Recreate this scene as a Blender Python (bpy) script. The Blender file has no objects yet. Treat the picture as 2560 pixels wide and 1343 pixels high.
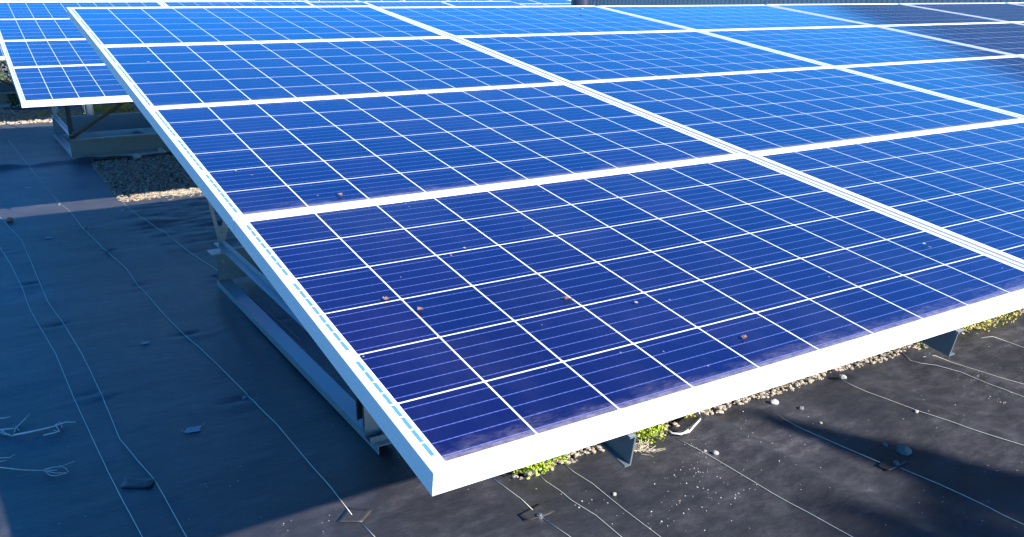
import bpy, math, random
import numpy as np
from mathutils import Matrix, Vector, noise
R_ = math.radians
random.seed(7); rng = np.random.default_rng(7)
scene = bpy.context.scene
col = scene.collection

# ------------------------------------------------------------------ camera
H0 = 0.97                                   # height of the near table's lower front edge
CAM = Vector((-0.4479, -0.8822, 0.6146 + H0))
M3 = Matrix(((0.86486184, -0.17670444, 0.46988248),
             (-0.50200996, -0.30442608, 0.80951267),
             (0.0, -0.9360023, -0.35199389)))   # columns: image right, image down, forward
F_, CX, CY = 2073.67, 1184.74, 771.5            # in pixels of a 2560 px wide picture
cd = bpy.data.cameras.new('camera'); cam = bpy.data.objects.new('camera', cd); col.objects.link(cam)
rt = Matrix((( M3[0][0], -M3[0][1], -M3[0][2]), (M3[1][0], -M3[1][1], -M3[1][2]), (M3[2][0], -M3[2][1], -M3[2][2])))
cam.matrix_world = Matrix.Translation(CAM) @ rt.to_4x4()
cd.sensor_width = 36; cd.lens = F_ / 2560 * 36
cd.shift_x = (1280 - CX) / 2560; cd.shift_y = (CY - 671.5) / 2560
cd.clip_start = .05; cd.clip_end = 600
scene.camera = cam

# ------------------------------------------------------------------ light
SX, SY = 0.61, 1.50                          # a shadow moves (-SX, +SY) per metre of height
sun_dir = Vector((-SX, SY, -1)).normalized()
elev = math.asin(-sun_dir.z); azim = math.atan2(-sun_dir.x, -sun_dir.y)
world = bpy.data.worlds.new('World'); scene.world = world; world.use_nodes = True
wn = world.node_tree; bg = wn.nodes['Background']
sky = wn.nodes.new('ShaderNodeTexSky'); sky.sky_type = 'NISHITA'; sky.sun_disc = False
sky.sun_elevation = elev; sky.sun_rotation = azim; sky.dust_density = 0.3; sky.ozone_density = 3.0; sky.air_density = 1.0
hs = wn.nodes.new('ShaderNodeHueSaturation'); hs.inputs['Saturation'].default_value = 1.45
tint = wn.nodes.new('ShaderNodeMix'); tint.data_type = 'RGBA'; tint.blend_type = 'MULTIPLY'; tint.inputs[0].default_value = 1; tint.inputs[7].default_value = (.36, .75, 1, 1)
wn.links.new(sky.outputs[0], hs.inputs['Color']); wn.links.new(hs.outputs[0], tint.inputs[6]); wn.links.new(tint.outputs[2], bg.inputs['Color'])
bg.inputs['Strength'].default_value = 0.132
sd = bpy.data.lights.new('sun', 'SUN'); sun = bpy.data.objects.new('sun', sd); col.objects.link(sun)
sd.energy = 4.7; sd.angle = R_(0.55); sd.color = (1.0, 0.94, 0.86)
sun.rotation_euler = sun_dir.to_track_quat('-Z', 'Y').to_euler(); sun.location = (6, -10, 12)
vs = scene.view_settings; vs.view_transform = 'Standard'; vs.look = 'None'; vs.exposure = 1.4; vs.gamma = 1; vs.use_curve_mapping = False

# ------------------------------------------------------------------ helpers
def ray(px, py): return M3 @ Vector(((px - CX) / F_, (py - CY) / F_, 1))
def at(px, py, z=0.0):
    d = ray(px, py); t = (z - CAM.z) / d.z; p = CAM + d * t; return Vector((p.x, p.y, z))
def to_px(P):
    p = M3.transposed() @ (Vector(P) - CAM)
    if p.z < .1: return (-9999, -9999)
    return (CX + F_ * p.x / p.z, CY + F_ * p.y / p.z)

class MB:
    def __init__(s): s.v = []; s.f = []
    def add(s, vs_, fs): b = len(s.v); s.v += [tuple(v) for v in vs_]; s.f += [tuple(i + b for i in f) for f in fs]
    def box(s, a, b, m=None):
        x0, y0, z0 = a; x1, y1, z1 = b
        vs_ = [Vector(p) for p in ((x0,y0,z0),(x1,y0,z0),(x1,y1,z0),(x0,y1,z0),(x0,y0,z1),(x1,y0,z1),(x1,y1,z1),(x0,y1,z1))]
        if m: vs_ = [m @ v for v in vs_]
        s.add(vs_, [(3,2,1,0),(4,5,6,7),(0,1,5,4),(1,2,6,5),(2,3,7,6),(3,0,4,7)])
    def sweep(s, a, b, prof, up=(0,0,1)):
        """closed 2-D profile (side, up) pushed from a to b; side = right of the travel direction"""
        a = Vector(a); b = Vector(b); d = (b - a).normalized(); sd_ = d.cross(Vector(up)).normalized(); u = sd_.cross(d)
        n = len(prof)
        vs_ = [a + sd_ * p[0] + u * p[1] for p in prof] + [b + sd_ * p[0] + u * p[1] for p in prof]
        fs = [(i, (i + 1) % n, n + (i + 1) % n, n + i) for i in range(n)]
        s.add(vs_, fs + [tuple(range(n))[::-1], tuple(range(n, 2 * n))])
    def tube(s, pts, r, n=5, taper=None):
        pts = [Vector(p) for p in pts]; rings = []
        for i, p in enumerate(pts):
            d = (pts[min(i + 1, len(pts) - 1)] - pts[max(i - 1, 0)]).normalized()
            a = d.cross(Vector((0, 0, 1)));  a = a.normalized() if a.length > 1e-3 else Vector((1, 0, 0)); b = a.cross(d)
            rr = r if taper is None else r + (taper - r) * i / (len(pts) - 1)
            rings.append([p + a * math.cos(2 * math.pi * k / n) * rr + b * math.sin(2 * math.pi * k / n) * rr for k in range(n)])
        vs_ = [v for g in rings for v in g]; fs = []
        for i in range(len(pts) - 1):
            for k in range(n): fs.append((i*n + k, i*n + (k+1) % n, (i+1)*n + (k+1) % n, (i+1)*n + k))
        fs += [tuple(range(n))[::-1], tuple(range((len(pts)-1)*n, len(pts)*n))]
        s.add(vs_, fs)
    def mesh(s, name, m, smooth=False):
        me = bpy.data.meshes.new(name); me.from_pydata(s.v, [], s.f); me.update()
        if m: me.materials.append(m)
        if smooth: me.polygons.foreach_set('use_smooth', [True] * len(me.polygons))
        return me
    def build(s, name, m, parent=None, smooth=False): return link(name, s.mesh(name, m, smooth), parent)

def link(name, me, parent=None):
    o = bpy.data.objects.new(name, me); col.objects.link(o)
    if parent: o.parent = parent
    return o
def tag(o, label=None, cat=None, group=None, kind=None):
    for k, v in (('label', label), ('category', cat), ('group', group), ('kind', kind)):
        if v: o[k] = v
    return o
def empty(name, mat=None, loc=None):
    o = bpy.data.objects.new(name, None); col.objects.link(o); o.empty_display_size = .1
    if mat: o.matrix_world = mat
    if loc: o.location = loc
    return o
def c_prof(h, w, t=.003, lip=.012, flip=1):
    """C section: web on the side=0 line, flanges towards +side*flip, standing from 0 to h"""
    p = [(0,0),(w,0),(w,lip),(w-t,lip),(w-t,t),(t,t),(t,h-t),(w-t,h-t),(w-t,h-lip),(w,h-lip),(w,h),(0,h)]
    return [(x*flip, y) for x, y in (p if flip > 0 else p[::-1])]
def u_prof(w, h, t=.003): return [(0,0),(w,0),(w,h),(w-t,h),(w-t,t),(t,t),(t,h),(0,h)]
def l_prof(w, h, t=.004): return [(0,0),(w,0),(w,t),(t,t),(t,h),(0,h)]

# ------------------------------------------------------------------ materials
def mat(name):
    m = bpy.data.materials.new(name); m.use_nodes = True; return m, m.node_tree, m.node_tree.nodes['Principled BSDF']
def N(t, typ, **kw):
    n = t.nodes.new('ShaderNode' + typ)
    for k, v in kw.items():
        if k[0] == '_': n.inputs[int(k[1:]) if k[1:].isdigit() else k[1:]].default_value = v
        else: setattr(n, k, v)
    return n
def math_(t, op, a, b=None, c=None, clamp=False):
    n = t.nodes.new('ShaderNodeMath'); n.operation = op; n.use_clamp = clamp
    for i, v in enumerate((a, b, c)):
        if v is None: continue
        if isinstance(v, (int, float)): n.inputs[i].default_value = v
        else: t.links.new(v, n.inputs[i])
    return n.outputs[0]
def ramp(t, fac, stops):
    r = t.nodes.new('ShaderNodeValToRGB'); e = r.color_ramp.elements
    while len(e) < len(stops): e.new(.5)
    for i, (p, c) in enumerate(stops): e[i].position = p; e[i].color = (*c, 1) if len(c) == 3 else c
    t.links.new(fac, r.inputs[0]); return r.outputs[0]
def mix(t, fac, a, b):
    n = t.nodes.new('ShaderNodeMix'); n.data_type = 'RGBA'
    for i, v in ((0, fac), (6, a), (7, b)):
        if isinstance(v, (int, float)): n.inputs[i].default_value = v
        elif isinstance(v, tuple): n.inputs[i].default_value = (*v, 1)
        else: t.links.new(v, n.inputs[i])
    return n.outputs[2]
def noise_(t, vec, scale, detail=3, rough=.55):
    n = N(t, 'TexNoise', _Scale=scale, _Detail=detail, _Roughness=rough)
    if vec is not None: t.links.new(vec, n.inputs['Vector'])
    return n.outputs[0]
def bump(t, h, strength, dist, bsdf, inp='Normal'):
    b = N(t, 'Bump', _Strength=strength, _Distance=dist); t.links.new(h, b.inputs['Height']); t.links.new(b.outputs[0], bsdf.inputs[inp]); return b
def mapping(t, scale=(1,1,1), rot=(0,0,0), src=None):
    if src is None: src = N(t, 'NewGeometry').outputs['Position']
    mp = N(t, 'Mapping'); mp.inputs['Scale'].default_value = scale; mp.inputs['Rotation'].default_value = rot
    t.links.new(src, mp.inputs['Vector']); return mp.outputs[0]

def dust_factor(t, uvy, pos):
    """grime that has washed down against the lower lip of each panel (uvy = metres up the panel)"""
    n1 = noise_(t, mapping(t, (9, 26, 26), src=pos), 1.0, 5, .7)
    n2 = noise_(t, mapping(t, (70, 160, 160), src=pos), 1.0, 3, .6)
    edge = math_(t, 'MULTIPLY_ADD', n1, .15, -.030)                   # ragged upper limit in metres
    lo = math_(t, 'SUBTRACT', edge, math_(t, 'SUBTRACT', uvy, .012))
    lo = math_(t, 'MULTIPLY', lo, 26, clamp=True)
    band = math_(t, 'MULTIPLY', math_(t, 'SUBTRACT', .036, uvy), 110, clamp=True)   # thick line of dirt at the lip
    lo = math_(t, 'MULTIPLY', lo, math_(t, 'MULTIPLY_ADD', n2, 1.6, -.45, clamp=True), clamp=True)
    lo = math_(t, 'MULTIPLY', lo, .34)
    band = math_(t, 'MULTIPLY', band, math_(t, 'MULTIPLY_ADD', n2, 1.4, -.1, clamp=True))
    film = math_(t, 'MULTIPLY', math_(t, 'MULTIPLY_ADD', noise_(t, mapping(t, (5, 3, 3), src=pos), 1.0, 5, .65), 2.2, -1.0, clamp=True), .035)
    return math_(t, 'ADD', math_(t, 'MAXIMUM', lo, math_(t, 'MULTIPLY', band, .55)), film, clamp=True)

def make_cell_mat():
    m, t, b = mat('solar_cell'); L = t.links
    uv = N(t, 'UVMap').outputs[0]; sp = N(t, 'SeparateXYZ'); L.new(uv, sp.inputs[0])
    x, y = sp.outputs[0], sp.outputs[1]
    pos = N(t, 'NewGeometry').outputs['Position']
    rnd = N(t, 'ObjectInfo').outputs['Random']
    # silicon crystals
    vo = N(t, 'TexVoronoi', _Scale=85.0); L.new(mapping(t, (1, 1, 1), src=pos), vo.inputs['Vector'])
    sc = N(t, 'SeparateColor'); L.new(vo.outputs['Color'], sc.inputs[0])
    v = math_(t, 'MULTIPLY_ADD', sc.outputs[0], .16, .86)
    v = math_(t, 'MULTIPLY', v, math_(t, 'MULTIPLY_ADD', rnd, .40, .80))
    hue = math_(t, 'FRACT', math_(t, 'MULTIPLY', rnd, 7.3))
    base = mix(t, hue, (.0062, .0014, .025), (.0036, .0022, .028))
    vm = N(t, 'VectorMath', operation='SCALE'); L.new(base, vm.inputs[0]); L.new(v, vm.inputs['Scale'])
    # printed busbars, five to a cell
    yl = math_(t, 'FRACT', math_(t, 'MULTIPLY', math_(t, 'SUBTRACT', y, 0.0165), 1 / .0316))
    bar = math_(t, 'LESS_THAN', math_(t, 'ABSOLUTE', math_(t, 'SUBTRACT', yl, .5)), .030)
    # solder pads: little beads along each busbar
    pad = math_(t, 'LESS_THAN', math_(t, 'ABSOLUTE', math_(t, 'SUBTRACT', math_(t, 'FRACT', math_(t, 'MULTIPLY', x, 1 / .0125)), .5)), .3)
    # hair-fine printed fingers, across the busbars
    fing = math_(t, 'LESS_THAN', math_(t, 'FRACT', math_(t, 'MULTIPLY', x, 1 / .0021)), .09)
    c1 = mix(t, math_(t, 'MULTIPLY', fing, .30), vm.outputs[0], (.04, .05, .16))
    c2 = mix(t, math_(t, 'MULTIPLY', bar, math_(t, 'MULTIPLY_ADD', pad, .22, .55)), c1, (.12, .16, .42))
    # grime
    d = dust_factor(t, y, pos)
    spk = N(t, 'TexVoronoi', _Scale=26.0); L.new(pos, spk.inputs['Vector'])
    sp2 = N(t, 'SeparateColor'); L.new(spk.outputs['Color'], sp2.inputs[0])
    dot = math_(t, 'MULTIPLY', math_(t, 'LESS_THAN', spk.outputs['Distance'], .05), math_(t, 'GREATER_THAN', sp2.outputs[0], .80))
    d = math_(t, 'MAXIMUM', d, math_(t, 'MULTIPLY', dot, .6))
    c3 = mix(t, d, c2, (.42, .36, .37))
    L.new(c3, b.inputs['Base Color'])
    b.inputs['Roughness'].default_value = .42
    bump(t, noise_(t, mapping(t, (1.3, 1.3, 1.3), src=pos), 1.0, 2), .35, .002, b, 'Coat Normal')
    b.inputs['Specular Tint'].default_value = (.12, .34, 1, 1)
    b.inputs['IOR'].default_value = 1.9
    L.new(math_(t, 'SUBTRACT', 1.0, d, clamp=True), b.inputs['Coat Weight']); b.inputs['Coat IOR'].default_value = 1.25
    L.new(math_(t, 'MULTIPLY_ADD', d, .5, .09), b.inputs['Coat Roughness'])
    return m
def make_backsheet_mat():
    m, t, b = mat('backsheet'); L = t.links
    uv = N(t, 'UVMap').outputs[0]; sp = N(t, 'SeparateXYZ'); L.new(uv, sp.inputs[0])
    pos = N(t, 'NewGeometry').outputs['Position']
    d = dust_factor(t, sp.outputs[1], pos)
    L.new(mix(t, math_(t, 'MULTIPLY', d, .9), (.78, .80, .82), (.42, .38, .38)), b.inputs['Base Color'])
    b.inputs['Roughness'].default_value = .6; b.inputs['Coat Weight'].default_value = 1; b.inputs['Coat IOR'].default_value = 1.25; b.inputs['Coat Roughness'].default_value = .09
    return m
def make_metal(name, c, rough, metallic, nscale=14, var=.25, bmp=.0):
    m, t, b = mat(name); L = t.links
    n = noise_(t, mapping(t, (1, 1, 1)), nscale, 5, .65)
    v = math_(t, 'MULTIPLY_ADD', n, var * 2, 1 - var)
    vm = N(t, 'VectorMath', operation='SCALE'); vm.inputs[0].default_value = c; L.new(v, vm.inputs['Scale']); L.new(vm.outputs[0], b.inputs['Base Color'])
    L.new(math_(t, 'MULTIPLY_ADD', n, .3, rough - .15), b.inputs['Roughness']); b.inputs['Metallic'].default_value = metallic
    if bmp: bump(t, noise_(t, mapping(t), nscale * 6, 3), bmp, .001, b)
    return m
M_cell = make_cell_mat(); M_back = make_backsheet_mat()
M_frame = make_metal('anodised_frame', (.68, .66, .64), .62, .0, 3, .02)
M_ribbon = make_metal('tinned_ribbon', (.085, .24, .46), .45, .0, 30, .12)
M_steel = make_metal('galvanised_steel', (.15, .165, .18), .5, .4, 22, .22, .15)
M_dark = make_metal('dark_steel', (.045, .042, .04), .6, .2, 18, .3)
M_brown = make_metal('brown_steel', (.12, .075, .045), .6, .3, 18, .3)
M_zinc = make_metal('bright_zinc', (.30, .31, .32), .42, .55, 22, .2, .1)
M_bolt = make_metal('bolt_steel', (.22, .24, .27), .45, .7, 40, .2)

def make_mat_fabric():
    m, t, b = mat('woven_mat'); L = t.links
    P = N(t, 'NewGeometry').outputs['Position']
    big = noise_(t, mapping(t, (1.1, 1.6, 1), src=P), 1.0, 5, .6)
    strk = noise_(t, mapping(t, (6, 30, 6), (0, 0, .06), src=P), 1.0, 5, .65)
    mid = noise_(t, mapping(t, (9, 14, 9), src=P), 1.0, 6, .7)
    fine = noise_(t, mapping(t, (160, 160, 160), src=P), 1.0, 2, .6)
    f = math_(t, 'ADD', math_(t, 'MULTIPLY', big, .45), math_(t, 'ADD', math_(t, 'MULTIPLY', strk, .12), math_(t, 'MULTIPLY', mid, .43)))
    c = ramp(t, f, [(.37, (.0095, .0095, .0125)), (.48, (.020, .0195, .025)), (.56, (.040, .0385, .047)), (.68, (.125, .12, .135))])
    c = mix(t, math_(t, 'MULTIPLY_ADD', fine, .5, .0, clamp=True), c, mix(t, .5, c, (.055, .057, .065)))
    # sunlit strip's brightness put into the colour: paler beyond the near table
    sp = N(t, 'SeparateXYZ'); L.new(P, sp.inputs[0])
    sunlit_pale = math_(t, 'MULTIPLY', math_(t, 'MULTIPLY_ADD', sp.outputs[1], .6, -3.2, clamp=True), math_(t, 'MULTIPLY_ADD', f, 1.8, -.35, clamp=True))
    c = mix(t, math_(t, 'MULTIPLY', sunlit_pale, .5), c, (.115, .115, .125))
    # pale grit caught in the weave
    vo = N(t, 'TexVoronoi', _Scale=55.0); L.new(P, vo.inputs['Vector'])
    s2 = N(t, 'SeparateColor'); L.new(vo.outputs['Color'], s2.inputs[0])
    patch = math_(t, 'GREATER_THAN', noise_(t, mapping(t, (1.6, 2.2, 1), src=P), 1.0, 3), .52)
    dot = math_(t, 'MULTIPLY', math_(t, 'MULTIPLY', math_(t, 'LESS_THAN', vo.outputs['Distance'], .16), math_(t, 'GREATER_THAN', s2.outputs[1], .93)), patch)
    c = mix(t, math_(t, 'MULTIPLY', dot, .7), c, (.38, .36, .34))
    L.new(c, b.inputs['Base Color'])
    L.new(math_(t, 'MULTIPLY_ADD', mid, .3, .36), b.inputs['Roughness'])
    b.inputs['IOR'].default_value = 1.62
    # weave ribs and small creases
    wv = N(t, 'TexWave', _Scale=95.0, _Distortion=1.2); wv.wave_type = 'BANDS'; wv.bands_direction = 'Y'; L.new(P, wv.inputs['Vector'])
    crease = noise_(t, mapping(t, (4, 13, 4), (0, 0, .12), src=P), 1.0, 4, .6)
    h = math_(t, 'ADD', math_(t, 'MULTIPLY', crease, .0045), math_(t, 'ADD', math_(t, 'MULTIPLY', mid, .004), math_(t, 'MULTIPLY', wv.outputs['Fac'], .0003)))
    bump(t, h, .9, 1.0, b)
    return m
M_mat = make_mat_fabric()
def simple(name, c, rough=.8, var=.3, scale=20, c2=None, bmp=0):
    m, t, b = mat(name); L = t.links
    n = noise_(t, mapping(t), scale, 4, .6); c2 = c2 or tuple(x * (1 - var) for x in c)
    L.new(ramp(t, n, [(.3, c2), (.7, c)]), b.inputs['Base Color']); b.inputs['Roughness'].default_value = rough
    if bmp: bump(t, n, bmp, .01, b)
    return m
M_thread = simple('thread', (.72, .68, .56), .7, .15)
M_stain = simple('dried_splash', (.40, .42, .42), .8, .45, 60)
def stone_mat(name, cols):
    m, t, b = mat(name); L = t.links
    P = N(t, 'NewGeometry')
    n = ramp(t, P.outputs['Random Per Island'], [(i / (len(cols) - 1), c) for i, c in enumerate(cols)])
    nz = noise_(t, mapping(t), 90, 4, .7)
    L.new(mix(t, math_(t, 'MULTIPLY', nz, .6), n, (.16, .14, .12)), b.inputs['Base Color']); b.inputs['Roughness'].default_value = .85
    bump(t, nz, .5, .004, b); return m
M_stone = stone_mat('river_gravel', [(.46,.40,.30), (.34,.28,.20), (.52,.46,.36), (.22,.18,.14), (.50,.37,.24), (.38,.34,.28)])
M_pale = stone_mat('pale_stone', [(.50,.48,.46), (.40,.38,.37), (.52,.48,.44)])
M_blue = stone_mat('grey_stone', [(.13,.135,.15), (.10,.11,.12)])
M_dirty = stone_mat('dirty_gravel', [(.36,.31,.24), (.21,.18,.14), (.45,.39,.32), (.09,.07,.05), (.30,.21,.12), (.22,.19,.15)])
def leaf_mat(name, cols):
    m, t, b = mat(name); L = t.links
    c = ramp(t, N(t, 'NewGeometry').outputs['Random Per Island'], [(i / (len(cols) - 1), k) for i, k in enumerate(cols)])
    L.new(c, b.inputs['Base Color']); b.inputs['Roughness'].default_value = .55
    b.inputs['Subsurface Weight'].default_value = 0
    return m
M_sedum = leaf_mat('sedum_leaf', [(.22,.32,.012), (.34,.42,.02), (.14,.26,.012), (.44,.40,.03), (.14,.20,.01)])
M_yellow = leaf_mat('yellowing_leaf', [(.52,.46,.03), (.34,.42,.02), (.55,.38,.09), (.20,.28,.01)])
M_straw = leaf_mat('dry_straw', [(.62,.52,.36), (.50,.41,.27), (.70,.62,.48)])
M_rust = leaf_mat('dead_leaf', [(.24,.07,.04), (.30,.14,.07), (.18,.08,.06)])
M_tree = leaf_mat('evergreen', [(.03,.07,.02), (.05,.09,.03), (.02,.05,.02)])
M_bark = simple('bark', (.14, .10, .07), .9)
M_soil = simple('gravelly_soil', (.20, .17, .14), .95, .55, 35, bmp=.6)

# ------------------------------------------------------------------ the ground
def build_ground():
    mb = MB(); mb.add([(-150,-120,-.03),(180,-120,-.03),(180,260,-.03),(-150,260,-.03)], [(0,1,2,3)])
    tag(mb.build('ground', M_soil), kind='structure')
build_ground()

MZ = .004
GX0 = .95                                    # left end of the gravel slot under the near table
def edge_front(x): return 1.215 + .03 * noise.noise((x * 1.7, 3, 0)) + .015 * noise.noise((x * 6, 1, 0))
PINS = [at(78, 712), at(147, 815), at(225, 985), at(345, 715), at(465, 838), at(600, 1000), at(15, 630), at(270, 628), at(545, 690), at(700, 800),
        at(215, 568), at(2090, 948), at(2290, 925)]
def mat_h(x, y):
    n = noise.noise
    h = .010 * n((x * .8, y * .8, 1)) + .004 * n((x * 2.1, y * 4.2, 5)) + .0018 * n((x * 7, y * 19, 2))
    h += .0012 * n((x * 22, y * 40, 7))
    # crumpled sheet behind the near rack
    w = max(0, 1 - ((x - .95) / .7) ** 2) * max(0, 1 - ((y - 5.5) / 1.0) ** 2)
    if w > 0: h += w * (.030 * abs(n((x * 1.5 + .5 * y, y * 6.5, 9))) + .012 * n((x * 5, y * 17, 4)))
    # overlap seam at y = 8.45
    h += .05 * math.exp(-((y - 8.42 - .08 * n((x * 3, 0, 3))) / .05) ** 2) * (.6 + .6 * n((x * 4, 8, 2)))
    # swell towards the front gravel slot and broad rolls that cross the sunny side
    if x > .4:
        r = math.exp(-((y - 1.13) / .07) ** 2) if x > GX0 - .1 else 0
        h += r * (.006 + .012 * n((x * 3.2, 0, 6)))
        s = (x + .07 * (y - 1)) 
        h += .012 * n((s * 3.1, y * .7, 11)) + .006 * n((s * 8, y * 1.5, 12))
        for cx, a, wd in ((1.80, .020, .06), (1.93, -.012, .05), (2.66, .012, .05), (3.15, .018, .06)):
            h += a * math.exp(-((s - cx) / wd) ** 2) * max(0, min(1, (y + .6)))
    for p in PINS:                           # dimples where pins hold the sheet down
        dx, dy = x - p.x, y - p.y
        if abs(dx) < .3 and abs(dy) < .3:
            h -= .010 * math.exp(-(dx / .055) ** 2 - (dy / .020) ** 2); h += .005 * math.exp(-(dx / .10) ** 2 - ((dy + .055) / .03) ** 2)
    return h
def lin(a, b, s): return list(np.arange(a, b, s)) + [b]
def build_mat(name, xs, ys, keep, label, shift=None):
    idx = {}; vs_ = []; fs = []
    def vid(i, j):
        if (i, j) not in idx:
            x, y = xs[i], ys[j]
            if shift: x, y = shift(x, y)
            idx[(i, j)] = len(vs_); vs_.append((x, y, MZ + mat_h(x, y)))
        return idx[(i, j)]
    for i in range(len(xs) - 1):
        for j in range(len(ys) - 1):
            if keep((xs[i] + xs[i+1]) / 2, (ys[j] + ys[j+1]) / 2): fs.append((vid(i, j), vid(i+1, j), vid(i+1, j+1), vid(i, j+1)))
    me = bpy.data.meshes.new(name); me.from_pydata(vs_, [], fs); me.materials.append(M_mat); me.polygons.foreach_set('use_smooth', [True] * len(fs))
    o = link(name, me); tag(o, label, 'weed mat', 'weed mats'); return o
xs = lin(-9, -1, .25)[:-1] + lin(-1, 4.4, .03)[:-1] + lin(4.4, 16, .25)
ys = lin(-6, -.2, .2)[:-1] + lin(-.2, 8.44, .03)
def keep_near(x, y):
    if x > GX0 and 1.2 < y < 1.62: return False
    if y > 6.42 and x > .44: return False
    return True
def shift_near(x, y):
    if x > GX0 - .05:
        if 1.1 < y < 1.3: return x, y + (edge_front(x) - 1.2)
    if abs(y - 6.42) < .08 and x > .3: return x, y + .05 * noise.noise((x * 4, 1, 2))
    if abs(x - .44) < .05 and y > 6.42: return x + .03 * noise.noise((y * 3, 1, 2)) + (y - 6.42) * -.0, y
    return x, y
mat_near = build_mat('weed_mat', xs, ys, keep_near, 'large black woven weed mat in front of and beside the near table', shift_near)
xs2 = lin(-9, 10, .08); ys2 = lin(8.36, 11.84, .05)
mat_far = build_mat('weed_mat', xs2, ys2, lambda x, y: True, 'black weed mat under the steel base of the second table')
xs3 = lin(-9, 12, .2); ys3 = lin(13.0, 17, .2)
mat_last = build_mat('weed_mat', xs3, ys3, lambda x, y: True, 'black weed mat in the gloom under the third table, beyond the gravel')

# pale marker threads woven in the mat
TH = [[(-60,470),(0,545),(55,605),(100,710),(122,760),(155,805),(205,890),(250,980),(300,1100),(345,1155),(385,1200),(425,1270),(465,1343),(510,1430)],
      [(-60,500),(0,620),(28,665),(55,720),(75,775),(97,815),(140,890),(165,950),(190,1010),(228,1090),(270,1180),(310,1260),(355,1343),(400,1440)],
      [(20,350),(55,395),(90,440),(120,475),(150,510),(175,530),(208,573),(240,605),(268,632),(315,672),(345,715),(360,730),(400,777),(440,820),(465,845),(500,873),(560,930),(620,990)],
      [(620,992),(690,1062),(760,1145),(830,1225),(880,1290)], [(905,1312),(935,1343),(990,1400)],
      [(255,440),(285,480),(300,500),(330,530),(372,560),(410,580),(470,628),(520,660),(600,720),(680,790),(750,850)],
      [(1228,1198),(1270,1232),(1305,1256),(1332,1278)], [(1358,1300),(1420,1343),(1500,1400)],
      [(1343,1187),(1365,1207),(1400,1230),(1430,1255),(1490,1292),(1550,1343),(1600,1385)],
      [(1408,1160),(1435,1182),(1480,1210),(1530,1250),(1560,1275),(1600,1305),(1655,1345),(1700,1385)],
      [(1693,1103),(1760,1137),(1840,1182),(1930,1235),(2020,1282),(2130,1343),(2200,1385)],
      [(1930,1035),(2000,1070),(2070,1100),(2140,1130),(2210,1160)], [(2250,1170),(2350,1212),(2460,1262),(2560,1312),(2640,1352)],
      [(2100,962),(2200,1000),(2300,1038),(2420,1080),(2560,1127),(2660,1160)],
      [(2255,890),(2275,907),(2302,914),(2340,922),(2400,940),(2470,968),(2560,1000),(2660,1035)],
      [(2305,905),(2335,899),(2420,925),(2500,950),(2560,965),(2660,995)],
      [(2450,852),(2480,850),(2520,860),(2560,874),(2640,900)]]
for pts in TH:
    P = [at(a, b) for a, b in pts]; fine = []
    for a, b in zip(P[:-1], P[1:]):
        n = max(1, int((b - a).length / .06))
        for k in range(n):
            p = a.lerp(b, k / n); fine.append(p)
    fine.append(P[-1])
    mb = MB(); q = []
    for p in fine:
        w = .0012 * noise.noise((p.x * 9, p.y * 6, 4)); q.append(Vector((p.x + w, p.y, .0025 + MZ + mat_h(p.x, p.y))))
    mb.tube(q, .0013, 4); mb.build('thread', M_thread, mat_near, True)

# ------------------------------------------------------------------ loose stones, grit and plants
def ico():
    p = (1 + 5 ** .5) / 2
    v = np.array([(-1,p,0),(1,p,0),(-1,-p,0),(1,-p,0),(0,-1,p),(0,1,p),(0,-1,-p),(0,1,-p),(p,0,-1),(p,0,1),(-p,0,-1),(-p,0,1)], float)
    v /= np.linalg.norm(v[0])
    f = np.array([(0,11,5),(0,5,1),(0,1,7),(0,7,10),(0,10,11),(1,5,9),(5,11,4),(11,10,2),(10,7,6),(7,1,8),(3,9,4),(3,4,2),(3,2,6),(3,6,8),(3,8,9),(4,9,5),(2,4,11),(6,2,10),(8,6,7),(9,8,1)])
    return v, f
IV, IF = ico()
def scatter(name, pts, sizes, m, squash=.65, z0=0.0):
    n = len(pts)
    V = np.repeat(IV[None], n, 0) * (1 + .35 * (rng.random((n, 12, 1)) - .5))
    sc = sizes[:, None, None] * np.stack([.75 + .6 * rng.random(n), .75 + .5 * rng.random(n), squash * (.7 + .5 * rng.random(n))], 1)[:, None, :]
    V = V * sc
    a = rng.random(n) * 6.283; c, s = np.cos(a)[:, None], np.sin(a)[:, None]
    x = V[..., 0] * c - V[..., 1] * s; y = V[..., 0] * s + V[..., 1] * c
    V = np.stack([x + pts[:, 0:1], y + pts[:, 1:2], V[..., 2] + pts[:, 2:3]], -1)
    F = (IF[None] + (np.arange(n) * 12)[:, None, None]).reshape(-1, 3)
    me = bpy.data.meshes.new(name); me.from_pydata(V.reshape(-1, 3).tolist(), [], F.tolist()); me.materials.append(m)
    return link(name, me)
def rnd_pts(n, x0, x1, y0, y1, z=.0, zr=.01):
    return np.stack([x0 + (x1 - x0) * rng.random(n), y0 + (y1 - y0) * rng.random(n), z + zr * rng.random(n)], 1)
p = rnd_pts(17000, GX0 - .02, 5.2, 1.13, 1.66, -.002, .022); e = np.array([edge_front(x) for x in p[:, 0]]); p = p[p[:, 1] > e - .01]
tag(scatter('gravel', p, .0042 + .0085 * rng.random(len(p)) ** 1.8, M_stone), 'strip of beige gravel showing under the low front edge of the near table', 'gravel', kind='stuff')
p = rnd_pts(13000, .40, 2.3, 6.36, 8.45, -.004, .016)
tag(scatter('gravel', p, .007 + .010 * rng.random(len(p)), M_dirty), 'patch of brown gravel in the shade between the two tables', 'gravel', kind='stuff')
p = rnd_pts(5200, -1.2, 3.2, 11.82, 13.1, -.004, .016)
tag(scatter('gravel', p, .012 + .016 * rng.random(len(p)), M_stone), 'sunlit strip of gravel behind the second table', 'gravel', kind='stuff')
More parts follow.
